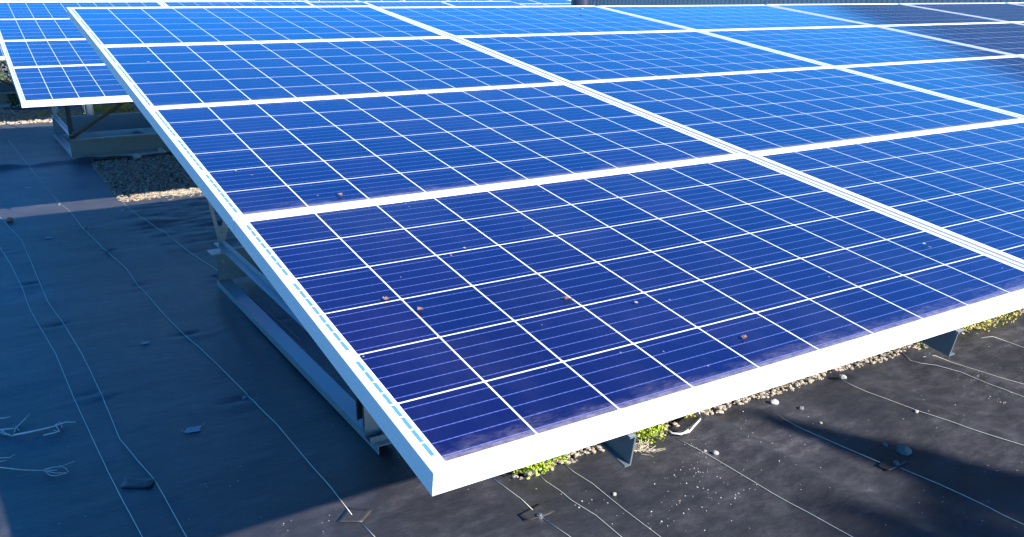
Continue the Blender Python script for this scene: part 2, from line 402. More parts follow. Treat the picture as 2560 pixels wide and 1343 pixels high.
# pale grit on the mat: clusters where the picture has them
pp = []
for cx, cy, rx, ry, n in ((1735,1170,60,45,60),(1800,1230,120,60,70),(1700,1240,120,60,40),(1900,1180,130,70,30),(2500,1000,60,30,40),(2440,950,40,18,30),(1650,1300,160,40,30),
                          (1950,1080,200,60,20),(2050,1270,200,60,16),(2350,880,40,20,14),(1460,1260,90,60,14),(1745,1120,30,8,14),(2400,1050,120,60,14),(700,1310,120,30,10),(230,500,200,30,10),(1850,1050,60,10,8)):
    for k in range(n):
        q = at(cx + rx * random.gauss(0, .5), cy + ry * random.gauss(0, .5)); (random.random() < .42) and pp.append((q.x, q.y, .001 + MZ + mat_h(q.x, q.y)))
pp = np.array(pp)
tag(scatter('pebbles', pp, .0013 + .0020 * rng.random(len(pp)) ** 2.5, M_pale), 'pale grit scattered over the sunlit weed mat', 'grit', kind='stuff')
def stone(px, py, r, label, m=M_pale, name='stone', squash=.75):
    q = at(px, py); me_v = []; mb = MB()
    seed = random.random() * 50
    # two rounds of icosphere detail for the ones that show large
    V = [Vector(v) for v in IV]; Fc = [tuple(f) for f in IF]
    for _ in range(2 if r > .012 else 1):
        mid = {}; nf = []
        def mp(a, b):
            k = (min(a, b), max(a, b))
            if k not in mid: mid[k] = len(V); V.append(((V[a] + V[b]) / 2).normalized())
            return mid[k]
        for a, b, c in Fc:
            x, y, z = mp(a, b), mp(b, c), mp(c, a); nf += [(a, x, z), (b, y, x), (c, z, y), (x, y, z)]
        Fc = nf
    V = [v * r * (1 + .28 * noise.noise(v * 1.1 + Vector((seed, 0, 0))) + .12 * noise.noise(v * 3.3 + Vector((0, seed, 0)))) for v in V]
    mb.add([(v.x * 1.15, v.y * .9, v.z * squash) for v in V], Fc)
    o = mb.build(name, m); o.location = (q.x, q.y, MZ + mat_h(q.x, q.y) + r * squash * .55); o.rotation_euler = (0, 0, random.random() * 6)
    tag(o, label, 'stone', 'loose stones on the weed mat'); return o
stone(2258,1130,.023,'largest rounded grey stone, lying in the long dark shadow on the mat', M_blue, squash=.9)
stone(2212,1112,.010,'small grey stone beside the largest stone in the long shadow', M_blue)
stone(1788,1140,.0115,'white angular pebble right of the thread that starts at the black patch by the gravel')
stone(1762,1133,.006,'tiny pale chip just left of the white angular pebble')
stone(1536,1236,.0075,'single white pebble alone on the mat below the front rafter end')
stone(2003,1022,.011,'round grey pebble on the mat edge near the start of the long shadow', M_blue)
stone(2104,957,.014,'pale flat stone at the curled mat edge below the middle of the gravel strip')
stone(2290,1037,.008,'small tan pebble lying between two threads on the right')
stone(2052,1057,.006,'small white chip on the rim of the long shadow')
stone(1935,1012,.016,'pale stone at the mat edge where the long shadow begins')
stone(25,556,.026,'reddish brown lump on the edge of the narrow sunlit band', M_rust)
stone(308,530,.014,'pale pebble in the shade just below the narrow sunlit band')
stone(124,322,.018,'white pebble on the shaded mat left of the second steel base')
stone(85,351,.012,'pale pebble on the shaded mat far left, above the overlap fold')
stone(345,398,.045,'pale block of stone under the lower beam of the second steel base', squash=.8)
stone(405,388,.040,'second pale block under the same lower beam, nearer the white frame', squash=.9)

def leaf_clump(px0, py0, px1, py1, n, h, m, label, name='weed_clump', size=.0135, depth=.1, cat='weed', extra=None):
    a, b = at(px0, py0), at(px1, py1); mb = MB(); nst = max(3, n // 14)
    stems = []
    for k in range(nst):
        t_ = random.random(); q = a.lerp(b, t_); stems.append(Vector((q.x + random.gauss(0, .012), q.y + depth * (random.random() - .25), .012)))
    for k in range(n):
        s = random.choice(stems); zz = h * random.random() ** .8
        c = s + Vector((random.gauss(0, .016), random.gauss(0, .016), .008 + zz))
        d = Vector((random.gauss(0, 1), random.gauss(0, 1), random.gauss(.5, .7))).normalized()
        sd_ = d.orthogonal().normalized(); sd_.rotate(Matrix.Rotation(random.random() * 6.28, 3, d)); L_ = size * (.6 + .8 * random.random()); w = L_ * .38; up = d.cross(sd_) * L_ * .12
        mb.add([c, c + d * L_ * .5 + sd_ * w - up, c + d * L_, c + d * L_ * .5 - sd_ * w - up, c + d * L_ * .5 + up * .6], [(0,1,4),(1,2,4),(2,3,4),(3,0,4)])
    o = mb.build(name, m); tag(o, label, cat, 'weeds along the gravel'); return o
leaf_clump(1300,1200,1410,1160,1200,.042,M_sedum,'bright green stonecrop cushion at the left end of the gravel strip')
leaf_clump(1600,1112,1652,1090,620,.045,M_sedum,'green weed tuft right beside the first rafter end')
leaf_clump(1700,1060,1745,1045,160,.02,M_yellow,'reddish yellow seedlings on the gravel right of the black plastic patch')
leaf_clump(2295,872,2330,862,220,.028,M_sedum,'small green weed tuft left of the second rafter end')
leaf_clump(2395,838,2460,822,520,.040,M_yellow,'yellow green weeds just right of the second rafter end',depth=.22)
leaf_clump(2465,818,2545,792,700,.045,M_yellow,'yellowing weed patch at the far right end of the gravel strip',depth=.25)
def grass(px, py, n, hh, m, label, spread=.08, name='grass_tuft', lean=.5, r=.0016, cat='grass', group='dry grass between the tables', z=0):
    q = at(px, py); mb = MB()
    for k in range(n):
        b = Vector((q.x + random.gauss(0, spread), q.y + random.gauss(0, spread * .6), z)); d = Vector((random.gauss(0, lean), random.gauss(0, lean), 1)); l_ = hh * (.4 + .8 * random.random())
        pts = [b + d * l_ * t_ * .6 + Vector((d.x, d.y, -.35)) * l_ * t_ * t_ * .5 for t_ in (0, .35, .7, 1)]
        mb.tube(pts, r, 3, r * .3)
    o = mb.build(name, m); tag(o, label, cat, group); return o
grass(470,486,150,.05,M_straw,'flattened pale straw on the sunlit edge of the gravel patch',.12,r=.002,lean=1.4)
grass(400,490,110,.04,M_straw,'short straw litter left on the sunlit edge of the gravel patch',.09,r=.002,lean=1.6)
for k, (bx_, by_) in enumerate(((-3.1, 16.9), (-2.2, 17.4), (-1.3, 16.8), (-.4, 17.3), (.6, 17.0))):
    mb = MB()
    for i_ in range(1500):
        c = Vector((random.gauss(0, .28), random.gauss(0, .2), random.random() * (1.15 + .2 * math.sin(k)))); dd = Vector((random.gauss(0, 1), random.gauss(0, 1), random.gauss(.3, 1))).normalized(); s_ = dd.orthogonal().normalized()
        mb.add([c, c + dd * .05 + s_ * .03, c + dd * .1, c + dd * .05 - s_ * .03], [(0, 1, 2, 3)])
    o = mb.build('bush', M_tree); o.location = (bx_, by_, 0)
    tag(o, 'dark bush behind the third table, ' + ('first', 'second', 'third', 'fourth', 'fifth')[k] + ' of the row from its left end', 'bush', 'bushes behind the third table')
grass(372,470,1,.17,M_straw,'single upright dry stalk in the sunlit straw',.001,'dry_stalk',.02,.0022)
grass(105,292,9,.26,M_yellow,'tuft of yellow green grass blades at the far gravel strip',.05,r=.004,lean=.55)
grass(160,290,24,.16,M_straw,'dry grass tuft behind the left post of the second base',.25,r=.003)
grass(250,285,30,.14,M_straw,'dry grass tuft right of the white post behind the second base',.2,r=.003)
grass(20,285,50,.2,M_straw,'dry grass at the far left end of the gravel strip behind the second table',.3,r=.003)
leaf_clump(240,287,330,283,420,.09,M_yellow,'yellowing weeds on the sunlit gravel behind the second steel base',size=.03,depth=.3)
leaf_clump(30,272,75,268,260,.16,M_tree,'dark green bush behind the gravel at far left',size=.05,depth=.4)
# rusty straw wad by the first rafter end
q = at(1605,1132); mb = MB()
for k in range(70):
    b = Vector((q.x + random.gauss(0, .018), q.y + random.gauss(0, .02), .004 + MZ + mat_h(q.x, q.y))); a_ = random.random() * 6.28; l_ = .02 + .03 * random.random()
    mb.tube([b, b + Vector((math.cos(a_) * l_, math.sin(a_) * l_, .012 * random.random()))], .0008, 3)
tag(mb.build('straw_wad', M_straw), 'rusty wad of dead roots beside the first rafter end', 'dead weed')

# folded black plastic patches and pin tabs
M_tab = simple('tape', (.040, .039, .044), .55, .4, 60)
def patch(pts, label, lift=.006, curl=(0, 0, 0, 0), m=M_tab, name='tape_patch', cat='tape patch'):
    P = [at(a, b) for a, b in pts]; mb = MB(); n = 5; vs_ = []; fs = []
    for j in range(n + 1):
        for i in range(n + 1):
            u, v = i / n, j / n
            q = P[0] * (1-u) * (1-v) + P[1] * u * (1-v) + P[2] * u * v + P[3] * (1-u) * v
            c = curl[0] * (1-u) ** 3 * (1-v) ** 3 + curl[1] * u ** 3 * (1-v) ** 3 + curl[2] * u ** 3 * v ** 3 + curl[3] * (1-u) ** 3 * v ** 3
            vs_.append(Vector((q.x, q.y, .002 + MZ + mat_h(q.x, q.y) + lift + c + .002 * noise.noise(q * 30))))
    m_ = (n + 1) ** 2
    vs_ += [v - Vector((0, 0, .0012)) for v in vs_]
    for j in range(n):
        for i in range(n):
            a = j * (n + 1) + i; fs += [(a, a+1, a+n+2, a+n+1), (m_+a+n+1, m_+a+n+2, m_+a+1, m_+a)]
    for k in range(n):
        for a, b in ((k, k+1), (n*(n+1)+k+1, n*(n+1)+k), ((k+1)*(n+1), k*(n+1)), (k*(n+1)+n, (k+1)*(n+1)+n)): fs.append((b, a, a + m_, b + m_))
    mb.add(vs_, fs); o = mb.build(name, m, None, True); tag(o, label, cat, 'black tape patches over the pins'); return o
patch([(300,1223),(378,1223),(390,1200),(312,1196)], 'dark tape patch between the two close threads at lower left', .001, (.0, .004, 0, 0))
patch([(842,1308),(905,1310),(932,1280),(868,1272)], 'black tape patch on the thread near the bottom edge, left of the table corner', .001, (.0, .002, .004, 0))
patch([(1296,1292),(1318,1312),(1388,1284),(1345,1262)], 'lifted black tape patch with a pin below the table corner', .001, (.002, .012, .006, 0))
patch([(2192,1165),(2222,1180),(2270,1155),(2225,1138)], 'small black tape patch beside the largest grey stone', .002, (.004, .006, 0, .003))
patch([(1668,1078),(1690,1098),(1752,1070),(1735,1040)], 'folded black plastic patch with a white rim at the gravel edge', .006, (.0, .016, .014, .0))
patch([(1560,1112),(1592,1120),(1635,1100),(1612,1090)], 'flat black offcut right of the first rafter end', .003)
# bright rolled rim of the big patch, a white cord
def cord(pts, r, label, name='cord', z=.012, cat='cord'):
    P = [at(a, b) for a, b in pts]; mb = MB(); mb.tube([Vector((p.x, p.y, z + mat_h(p.x, p.y) + (.008 * math.sin(i * 1.3)))) for i, p in enumerate(P)], r, 6)
    o = mb.build(name, simple('white_cord', (.7, .7, .68), .5), None, True); tag(o, label, cat); return o
cord([(1664,1080),(1680,1097),(1700,1096),(1722,1086),(1748,1066),(1744,1045)], .004, 'white cord along the rim of the folded black patch')
cord([(1700,1096),(1720,1088)], .0035, 'short white cord end lying beside the folded black patch')

def pin(px, py, label):
    q = at(px, py); mb = MB(); m_ = Matrix.Translation((q.x, q.y, .004 + MZ + mat_h(q.x, q.y)))
    mb.tube([m_ @ Vector((0, 0, -.01)), m_ @ Vector((0, 0, .006))], .011, 10); mb.tube([m_ @ Vector((0, 0, .006)), m_ @ Vector((0, 0, .010))], .005, 6)
    tag(mb.build('pin', M_bolt), label, 'ground pin', 'pins holding the weed mat')
pin(214, 572, 'pale pin head on the thread below the narrow sunlit band'); pin(612, 995, 'pin head at the end of the thread near the steel base')
pin(1350, 1296, 'pin head in the lifted black tape patch'); pin(2240, 1160, 'pin head in the small tape patch beside the grey stone'); pin(268, 633, 'pin head on the thread in the middle of the shade')
pin(148, 514, 'pin head in the narrow sunlit band')
def splash(px, py, r, label, n=1):
    q = at(px, py); mb = MB(); seed = px * .01
    for k in range(n):
        c = Vector((q.x + (random.gauss(0, r * 1.1) if k else 0), q.y + (random.gauss(0, r * .7) if k else 0), 0)); rr = r if k == 0 else r * .18 * random.random()
        ring = [];
        for i in range(18):
            a = i / 18 * 6.283; w = rr * (1 + .5 * noise.noise((math.cos(a) * 1.6 + seed, math.sin(a) * 1.6, k)))
            x, y = c.x + math.cos(a) * w, c.y + math.sin(a) * w * .9; ring.append(Vector((x, y, .003 + MZ + mat_h(x, y))))
        cc = Vector((c.x, c.y, .0045 + MZ + mat_h(c.x, c.y))); mb.add([cc] + ring, [(0, i + 1, (i + 1) % 18 + 1) for i in range(18)])
    tag(mb.build('mud_splash', M_stain, None, True), label, 'stain', 'dried pale splashes on the mat')
splash(484, 1076, .030, 'largest pale blue-grey splash with spattered rim on the shaded mat', 22)
splash(364, 863, .020, 'oval pale splash in the middle of the shaded mat', 4)
splash(121, 597, .024, 'oval pale splash just below the sunlit band', 1)
splash(70, 471, .026, 'oval pale splash above the sunlit band', 1)

def twig(paths, label, r=.004, z=.012):
    mb = MB()
    for k, pts in enumerate(paths):
        P = [at(a, b) for a, b in pts]; mb.tube([Vector((p.x, p.y, z + mat_h(p.x, p.y) + .003 * math.sin(i * 2 + k))) for i, p in enumerate(P)], r if k == 0 else r * .6, 5, r * .35)
    tag(mb.build('dry_twig', simple('twig_bark', (.66, .56, .50), .8, .3, 80), None, True), label, 'twig', 'dry twigs on the shaded mat')
twig([[(34,1093),(68,1088),(100,1079),(140,1070),(165,1064),(190,1061)],[(140,1070),(150,1062),(157,1064)],[(140,1070),(148,1080),(150,1085),(135,1083)],[(110,1094),(138,1086),(151,1084)],[(155,1068),(156,1075)]], 'longer dry twig with a small curled side shoot')
twig([[(-40,1088),(0,1082),(40,1075),(60,1056),(77,1041)],[(5,1083),(20,1092),(33,1094)],[(42,1074),(36,1086)],[(42,1074),(49,1081)],[(0,1084),(12,1091),(25,1092)]], 'forked dry twig reaching in from the left edge')
twig([[(-40,1178),(0,1177),(60,1180),(112,1182)],[(112,1182),(135,1174),(150,1172),(187,1160)],[(150,1172),(165,1176),(173,1186)],[(112,1182),(125,1192),(140,1197),(168,1190)],[(112,1182),(140,1188),(168,1190)],[(112,1182),(143,1182)]], 'thin dry stem ending in a looped seed head', .0024)
twig([[(-40,1165),(0,1152),(25,1148),(38,1140)],[(0,1162),(18,1157)]], 'pair of short dry stems at the left edge', .0022)
twig([[(-40,1060),(0,1053),(14,1049),(26,1046)]], 'short pale broken twig end at the left edge', .003)

# ------------------------------------------------------------------ solar panels
TILT = 0.14529
PX, PY = 1.6523, 0.9890                      # pitch of the panels along and up the table
W, Hh, MX, MY, CP = 1.6360, 0.9850, .0280, .0185, .158
def make_frame_mesh():
    # section: (inward, up) with two fine grooves on the outside
    pr = [(0,-.0400),(0,-.0290),(.0007,-.0285),(.0007,-.0275),(0,-.0270),(0,-.0160),(.0007,-.0155),(.0007,-.0145),(0,-.0140),(0,-.0006),(.0006,0),(.0115,0),(.0120,-.0022),(.0120,-.0040),(.0022,-.0060),(.0022,-.0385),(.026,-.0385),(.026,-.0400)]
    cor = [((0, 0), (1, 1)), ((W, 0), (-1, 1)), ((W, Hh), (-1, -1)), ((0, Hh), (1, -1))]
    vs_ = []; n = len(pr)
    for (x, y), (sx, sy) in cor:
        for o, z in pr: vs_.append((x + sx * o, y + sy * o, z))
    fs = []
    for c in range(4):
        d = (c + 1) % 4
        for i in range(n): j = (i + 1) % n; fs.append((c*n+i, d*n+i, d*n+j, c*n+j)[::-1])
    me = bpy.data.meshes.new('frame'); me.from_pydata(vs_, [], fs); me.materials.append(M_frame)
    import bmesh
    bm = bmesh.new(); bm.from_mesh(me); bmesh.ops.recalc_face_normals(bm, faces=bm.faces); bm.to_mesh(me); bm.free()
    return me
def uv_from_xy(me, ox=0, oy=0):
    uv = me.uv_layers.new(name='UVMap'); co = np.empty(len(me.vertices) * 3); me.vertices.foreach_get('co', co); co = co.reshape(-1, 3)
    li = np.empty(len(me.loops), int); me.loops.foreach_get('vertex_index', li)
    uv.data.foreach_set('uv', np.stack([co[li, 0] + ox, co[li, 1] + oy], 1).ravel())
GAP = .0034                                  # white line between cells
ZC = -.0030
def cell_mb(x0, y0, mb=None):
    mb = mb or MB(); a, b = x0 + GAP / 2, y0 + GAP / 2; c, d = x0 + CP - GAP / 2, y0 + CP - GAP / 2; k = .0022
    top = [(a+k,b,ZC),(c-k,b,ZC),(c,b+k,ZC),(c,d-k,ZC),(c-k,d,ZC),(a+k,d,ZC),(a,d-k,ZC),(a,b+k,ZC)]
    n = 8; vs_ = top + [(x, y, ZC - .0003) for x, y, z in top]
    mb.add(vs_, [tuple(range(8))] + [(i, n + i, n + (i + 1) % n, (i + 1) % n) for i in range(n)]); return mb
frame_me = make_frame_mesh()
mb = MB(); mb.box((.0015, .0015, -.0075), (W - .0015, Hh - .0015, ZC - .00015)); back_me = mb.mesh('backsheet', M_back); uv_from_xy(back_me)
cell_me = []
for j in range(6):
    me = cell_mb(0, 0).mesh('cell', M_cell); uv_from_xy(me, 0, MY + CP * j); cell_me.append(me)
mb = MB()
for i in range(10):
    for j in range(6): cell_mb(MX + CP * i, MY + CP * j, mb)
cells_all = mb.mesh('cell', M_cell); uv_from_xy(cells_all)
rib_me = []
for g in range(3):                            # the bus ribbon beside the cells, seen between the tabs that cross it
    mb = MB(); y0 = MY + CP * 2 * g + .018; y1 = MY + CP * 2 * (g + 1) - .018; n = 8
    for k in range(n):
        a = y0 + (y1 - y0) * k / n + .0022; b = y0 + (y1 - y0) * (k + 1) / n - .0022; mb.box((.0165, a, -.0034), (.0225, b, -.0024))
    rib_me.append(mb.mesh('bus_ribbon', M_ribbon))
n_obj = 0
def panel(M_tab_, r, c, label, group, single):
    global n_obj
    root = empty('solar_panel', M_tab_ @ Matrix.Translation((c * PX, r * PY, 0)))
    # panels are never set perfectly flush
    root.matrix_world = root.matrix_world @ Matrix.Translation((0, 0, random.uniform(-.0012, .0012))) @ Matrix.Rotation(random.uniform(-.0006, .0006), 4, 'X')
    if r == 3 and group.endswith('near table'):      # the top row has settled a little at its upper edge
        root.matrix_world = root.matrix_world @ Matrix.Rotation(-(.006, .015, .016, .0135, .0135, .012, .012, .012)[c], 4, 'X')
    tag(root, label, 'solar panel', group)
    link('frame', frame_me, root); link('backsheet', back_me, root)
    if c == 0 and single:
        for g in range(3): link('bus_ribbon', rib_me[g], root)
    if single:
        for i in range(10):
            for j in range(6):
                o = bpy.data.objects.new('cell', cell_me[j]); col.objects.link(o); o.parent = root; o.location = (MX + CP * i, MY + CP * j, 0); n_obj += 1
    else:
        o = link('cells', cells_all, root); o['kind'] = 'stuff'
ROWN = ['lowest row', 'second row up', 'third row up', 'top row']
ORD = ['first', 'second', 'third', 'fourth', 'fifth', 'sixth', 'seventh', 'eighth']
def table(origin, cols, tname, group, singles):
    T = Matrix.Translation(origin) @ Matrix.Rotation(TILT, 4, 'X')
    for r in range(4):
        for c in cols:
            panel(T, r, c, f'{tname}, {ROWN[r]}, {ORD[c - cols[0]]} panel from its left edge', group, singles(r, c))
    return T
def seen(T, r, c):
    for i in range(7):
        for j in range(4):
            p = T @ Vector((c * PX + W * i / 6, r * PY + Hh * j / 3, 0)); x, y = to_px(p)
            if -5 < x < 2565 and -2 < y < 1345: return True
    return False
T1o, T2o, T3o, T4o = Vector((0, 0, H0)), Vector((-.23, 5.20, H0 - .006)), Vector((1.185 - 2 * PX, 10.72, H0 - .045)), Vector((7.15, 21.6, H0 - .045))
Tm = lambda o: Matrix.Translation(o) @ Matrix.Rotation(TILT, 4, 'X')
table(T1o, list(range(8)), 'near table of blue panels', 'panels of the near table', lambda r, c: seen(Tm(T1o), r, c))
table(T2o, list(range(2)), 'second table behind', 'panels of the second table', lambda r, c: c == 0)
table(T3o, list(range(7)), 'third table beyond', 'panels of the third table', lambda r, c: r == 3)
table(T4o, list(range(7)), 'farthest table by the building', 'panels of the farthest table', lambda r, c: False)

# ------------------------------------------------------------------ steel racks
def under(T, x, s, n=-.04): return T @ Vector((x, s, n))
def bolt(parent, p, axis, r=.009):
    mb = MB(); p = Vector(p); a = Vector(axis); mb.tube([p, p + a * .004], r * 1.5, 12); mb.tube([p + a * .004, p + a * .011], r, 6); mb.build('bolt', M_bolt, parent)
def rack(T, label, x0, x1, yF, yR, xc, rafters, step=1.75, hb=.176, bar=True):
    """two long base beams on the ground tied by channels, posts and braces up to sloping rafters"""
    root = empty('mounting_rack', loc=(xc, (yF + yR) / 2, 0)); tag(root, label, 'mounting rack', 'steel racks under the tables')
    bpy.context.view_layer.update(); inv = root.matrix_world.inverted()
    def fin(mb, name, m=M_steel):
        mb.v = [tuple(inv @ Vector(v)) for v in mb.v]; return mb.build(name, m, root)
    zb = .0425
    mb = MB(); mb.sweep((xc - .015, yR, zb), (x1, yR, zb), c_prof(hb, .05, .003, .022, flip=-1)); fin(mb, 'base_beam')
    mb = MB(); mb.sweep((xc - .005, yF + .05, zb), (x1, yF + .05, zb), c_prof(hb, .05, .003, .024, flip=1)); fin(mb, 'base_beam')
    n = int((x1 - xc) / step) + 1
    for k in range(n):
        x = xc + step * k
        mb = MB(); mb.sweep((x - .02, yR + .03, .008), (x + .012, yF - .03, .008), [(0,0),(0,.034),(-.074,.034),(-.074,.006),(-.071,.006),(-.071,.031),(-.003,.031),(-.003,0)]); fin(mb, 'base_channel', M_zinc)
        # rear bracket, V struts
        mb = MB(); mb.box((x - .055, yR - .075, zb + hb + .002), (x + .06, yR + .03, zb + hb + .008)); mb.box((x + .012, yR - .02, zb + hb + .008), (x + .034, yR - .014, .33)); fin(mb, 'bracket', M_zinc)
        for (dx, dy, yb) in ((-.17, -.05, yR), (.26, -.05, yR)):
            s_top = None
            top = Vector((x + .03 + dx, yb + dy, 0)); lz = (T.inverted() @ Vector((top.x, top.y, 0))); s_ = (top.y - T.translation.y) / math.cos(TILT)
            top.z = (T @ Vector((0, s_, -.10))).z
            mb = MB(); mb.sweep((x + .03, yb - .01, .25), top, l_prof(.020, .020, .003), up=(0, 1, 0)); fin(mb, 'strut', M_zinc)
        mb = MB(); mb.add([(x + .0, yR - .004, .36), (x + .075, yR - .004, .36), (x + .035, yR - .004, .24), (x + .0, yR, .36), (x + .075, yR, .36), (x + .035, yR, .24)], [(0,2,1),(3,4,5),(0,1,4,3),(1,2,5,4),(2,0,3,5)]); fin(mb, 'gusset', M_zinc)
        # front post
        yy = yF + .06; s_ = (yy - T.translation.y) / math.cos(TILT); zt = (T @ Vector((0, s_, -.10))).z
        mb = MB(); mb.sweep((x + .05, yy + .03, zb + .02), (x + .05, yy + .03, zt), c_prof(.075, .04), up=(0, 1, 0)); fin(mb, 'post', M_dark)
        mb = MB(); mb.sweep((x + .03, yR + .02, .262), (x + .04, yF + .05, .268), l_prof(.045, .030)); fin(mb, 'tie_bar', M_zinc)
        if k < n - 1:                          # crossed braces between bays, front line
            zc = zb + hb
            mb = MB(); mb.sweep((x + .05, yy + .06, zc), (x + step, yy + .06, zt - .1), l_prof(.03, .03)); fin(mb, 'brace', M_brown)
            mb = MB(); mb.sweep((x + .05, yy + .08, zt - .1), (x + step, yy + .08, zc), l_prof(.03, .03)); fin(mb, 'brace', M_brown)
    for s_ in (1.0, 2.9):                      # long purlins under the rafters
        a = under(T, x0 + .05, s_, -.150); b = under(T, x1 - x0, s_, -.150); a.x = x0 + .25; b.x = x1
        mb = MB(); mb.sweep(a, b, c_prof(.05, .04)); fin(mb, 'purlin')
    for k, x in enumerate(rafters):
        a = T @ Vector((x, -.008, -.1010)); b = T @ Vector((x, 4 * PY - .02, -.0990)); up = (T.to_3x3() @ Vector((0, 0, 1)))
        f = 1 if k % 2 else -1
        mb = MB(); mb.sweep(a, b, (c_prof(.060, .013, .003, .0035, -1) if k == 0 else c_prof(.060, .020, .003, .0035, 1)), up=up); fin(mb, 'rafter')
    for p, ax in (((xc + .02, yR - .0005, .155), (0, -1, 0)), ((xc + .022, yR - .0005, .062), (0, -1, 0)), ((xc + .02, yR - .03, zb + hb + .008), (0, 0, 1)), ((xc + .06, yF + .02, zb + .01), (0, 0, 1))):
        mb = MB(); p = Vector(p); a_ = Vector(ax); mb.tube([p, p + a_ * .004], .013, 12); mb.tube([p + a_ * .004, p + a_ * .012], .009, 6); fin(mb, 'bolt', M_bolt)
    return root
T1, T2, T3, T4 = Tm(T1o), Tm(T2o), Tm(T3o), Tm(T4o)
rk = rack(T1, 'galvanised steel base and rafters carrying the near table', 0, 13.1, 1.63, 3.80, .575, [.364 + .8705 * k for k in range(15)])
rack(T2, 'galvanised steel base with crossed braces under the second table', -.23, 2.95, 8.45, 10.30, .262, [.364 + .8705 * k for k in range(4)], hb=.19)
rack(T3, 'galvanised steel base under the third table', T3o.x, 9.3, T3o.y + 3.2, T3o.y + 5.0, T3o.x + .5, [.364 + .8705 * k for k in range(12)])
rack(T4, 'galvanised steel base under the farthest table', T4o.x, T4o.x + 11.4, T4o.y + 1.6, T4o.y + 3.6, T4o.x + .5, [.364 + .8705 * k for k in range(12)])
# little white cable clip on the first rafter
q = Vector((.364, .12, H0 - .055)); mb = MB(); mb.box((q.x - .008, q.y - .002, q.z - .03), (q.x - .003, q.y + .004, q.z)); mb.build('cable_clip', simple('clip', (.7, .72, .74), .5), None)
tag(bpy.data.objects['cable_clip'], 'small pale cable clip hanging on the first rafter end', 'cable clip')
# white post behind the second rack
q = at(228, 291); mb = MB(); mb.tube([(q.x, q.y, -.02), (q.x, q.y, .62)], .045, 14)
tag(mb.build('white_post', simple('white_plastic', (.75, .75, .73), .4, .1), None, True), 'white round post standing on the gravel behind the second rack', 'post')

# ------------------------------------------------------------------ bits of debris on the glass
def on_panel(px, py, lift=.0):
    n = T1.to_3x3() @ Vector((0, 0, 1)); d = ray(px, py); P0 = T1.translation; t_ = n.dot(P0 - CAM) / n.dot(d); return CAM + d * t_ + n * lift
def scrap(px, py, r, label, m=M_rust, n=3):
    r *= .72
    p = on_panel(px, py, .001); mb = MB()
    for k in range(n):
        o = Vector((random.gauss(0, r * .5), random.gauss(0, r * .5), 0)) if k else Vector((0, 0, 0)); a0 = random.random() * 6; rr = r * (1 if k == 0 else .5)
        ring = [Vector((math.cos(a0 + i) * rr * (.6 + .6 * random.random()), math.sin(a0 + i) * rr * (.6 + .6 * random.random()), .001 + r * .5 * random.random())) + o for i in range(6)]
        mb.add([o + Vector((0, 0, r * .35))] + ring + [o], [(0, i + 1, (i + 1) % 6 + 1) for i in range(6)] + [(7, (i + 1) % 6 + 1, i + 1) for i in range(6)])
    ob = mb.build('leaf_scrap', m); ob.matrix_world = Matrix.Translation(p) @ Matrix.Rotation(TILT, 4, 'X')
    tag(ob, label, 'debris', 'scraps lying on the panels')
scrap(850,489,.011,'orange scrap of dead leaf on the second row, above the lip')
scrap(794,491,.004,'tiny brown speck left of the orange leaf scrap')
scrap(966,750,.008,'curled reddish scrap by the first vertical line of the lowest panel')
scrap(1050,775,.009,'crumbled pinkish droppings below the curled reddish scrap', n=7)
scrap(1418,749,.010,'reddish scrap near the middle of the front panel', n=5)
scrap(1590,759,.0055,'pale pink crumb right of the middle scrap of the front panel', M_pale)
scrap(1860,846,.009,'red brown scrap towards the lower right of the front panel', n=4)
scrap(1128,641,.004,'tiny rusty crumb in the upper left part of the front panel')
scrap(1160,622,.005,'small grey crumb in the upper part of the front panel', M_pale)
scrap(2310,612,.006,'pale droppings at the right side of the front panel', M_pale)
scrap(2325,620,.004,'second smaller pale dropping at the right side of the front panel', M_pale)
scrap(1455,25,.02,'white bird dropping on the top row of the near table', M_pale)
scrap(630,440,.004,'orange brown speck by the left cell column of the second row')
scrap(590,429,.004,'pale chip on the left cell column of the second row', M_pale)
scrap(371,157,.007,'white chip on the left part of the third row', M_pale)

# ------------------------------------------------------------------ grey building beyond
def along(px, D): return CAM + ray(px, -8.33) * D
A_, B_ = along(1600, 21.0), along(2400, 17.0); A_.z = B_.z = 0; wd = (A_ - B_); wl = wd.length; wd = wd / wl
P1 = along(1474, 21.8); P1.z = 0; P2 = B_ - wd * 14.0; L_ = (P2 - P1).length; nrm = Vector((-wd.y, wd.x, 0));
if nrm.dot(CAM - P1) < 0: nrm = -nrm
broot = empty('metal_shed', loc=P1); tag(broot, 'long grey building clad in ribbed metal sheet beyond the panels', 'building')
M_clad = simple('ribbed_cladding', (.40, .41, .41), .5, .12, 2); M_roofm = simple('dark_roof', (.05, .055, .07), .5, .2, 3)
d = -wd; top = lambda t_: 4.1 if t_ < 6 else 4.9
pit = .105; n = int(L_ / pit); vs_ = []; fs = []
for i in range(n + 1):
    for (o, w) in ((0, 0), (.22, 0), (.30, .022), (.92, .022)):
        t_ = (i + o) * pit; p_ = d * t_ + nrm * w; zt = 2.70 + 1.55 * min(1, t_ / 11)
        vs_ += [(p_.x, p_.y, 0), (p_.x, p_.y, zt)]
for k in range(len(vs_) // 2 - 1): fs.append((2*k, 2*k+2, 2*k+3, 2*k+1))
me = bpy.data.meshes.new('wall'); me.from_pydata(vs_, [], fs); me.materials.append(M_clad); link('wall', me, broot)
def bx(name, m, pts_bottom, zs, parent):
    mb = MB(); n = len(pts_bottom); vv = [(p.x, p.y, z0) for p, (z0, z1) in zip(pts_bottom, zs)] + [(p.x, p.y, z1) for p, (z0, z1) in zip(pts_bottom, zs)]
    mb.add(vv, [tuple(range(n))[::-1], tuple(range(n, 2*n))] + [(i, (i+1) % n, n + (i+1) % n, n + i) for i in range(n)]); return mb.build(name, m, parent)
bk = -nrm
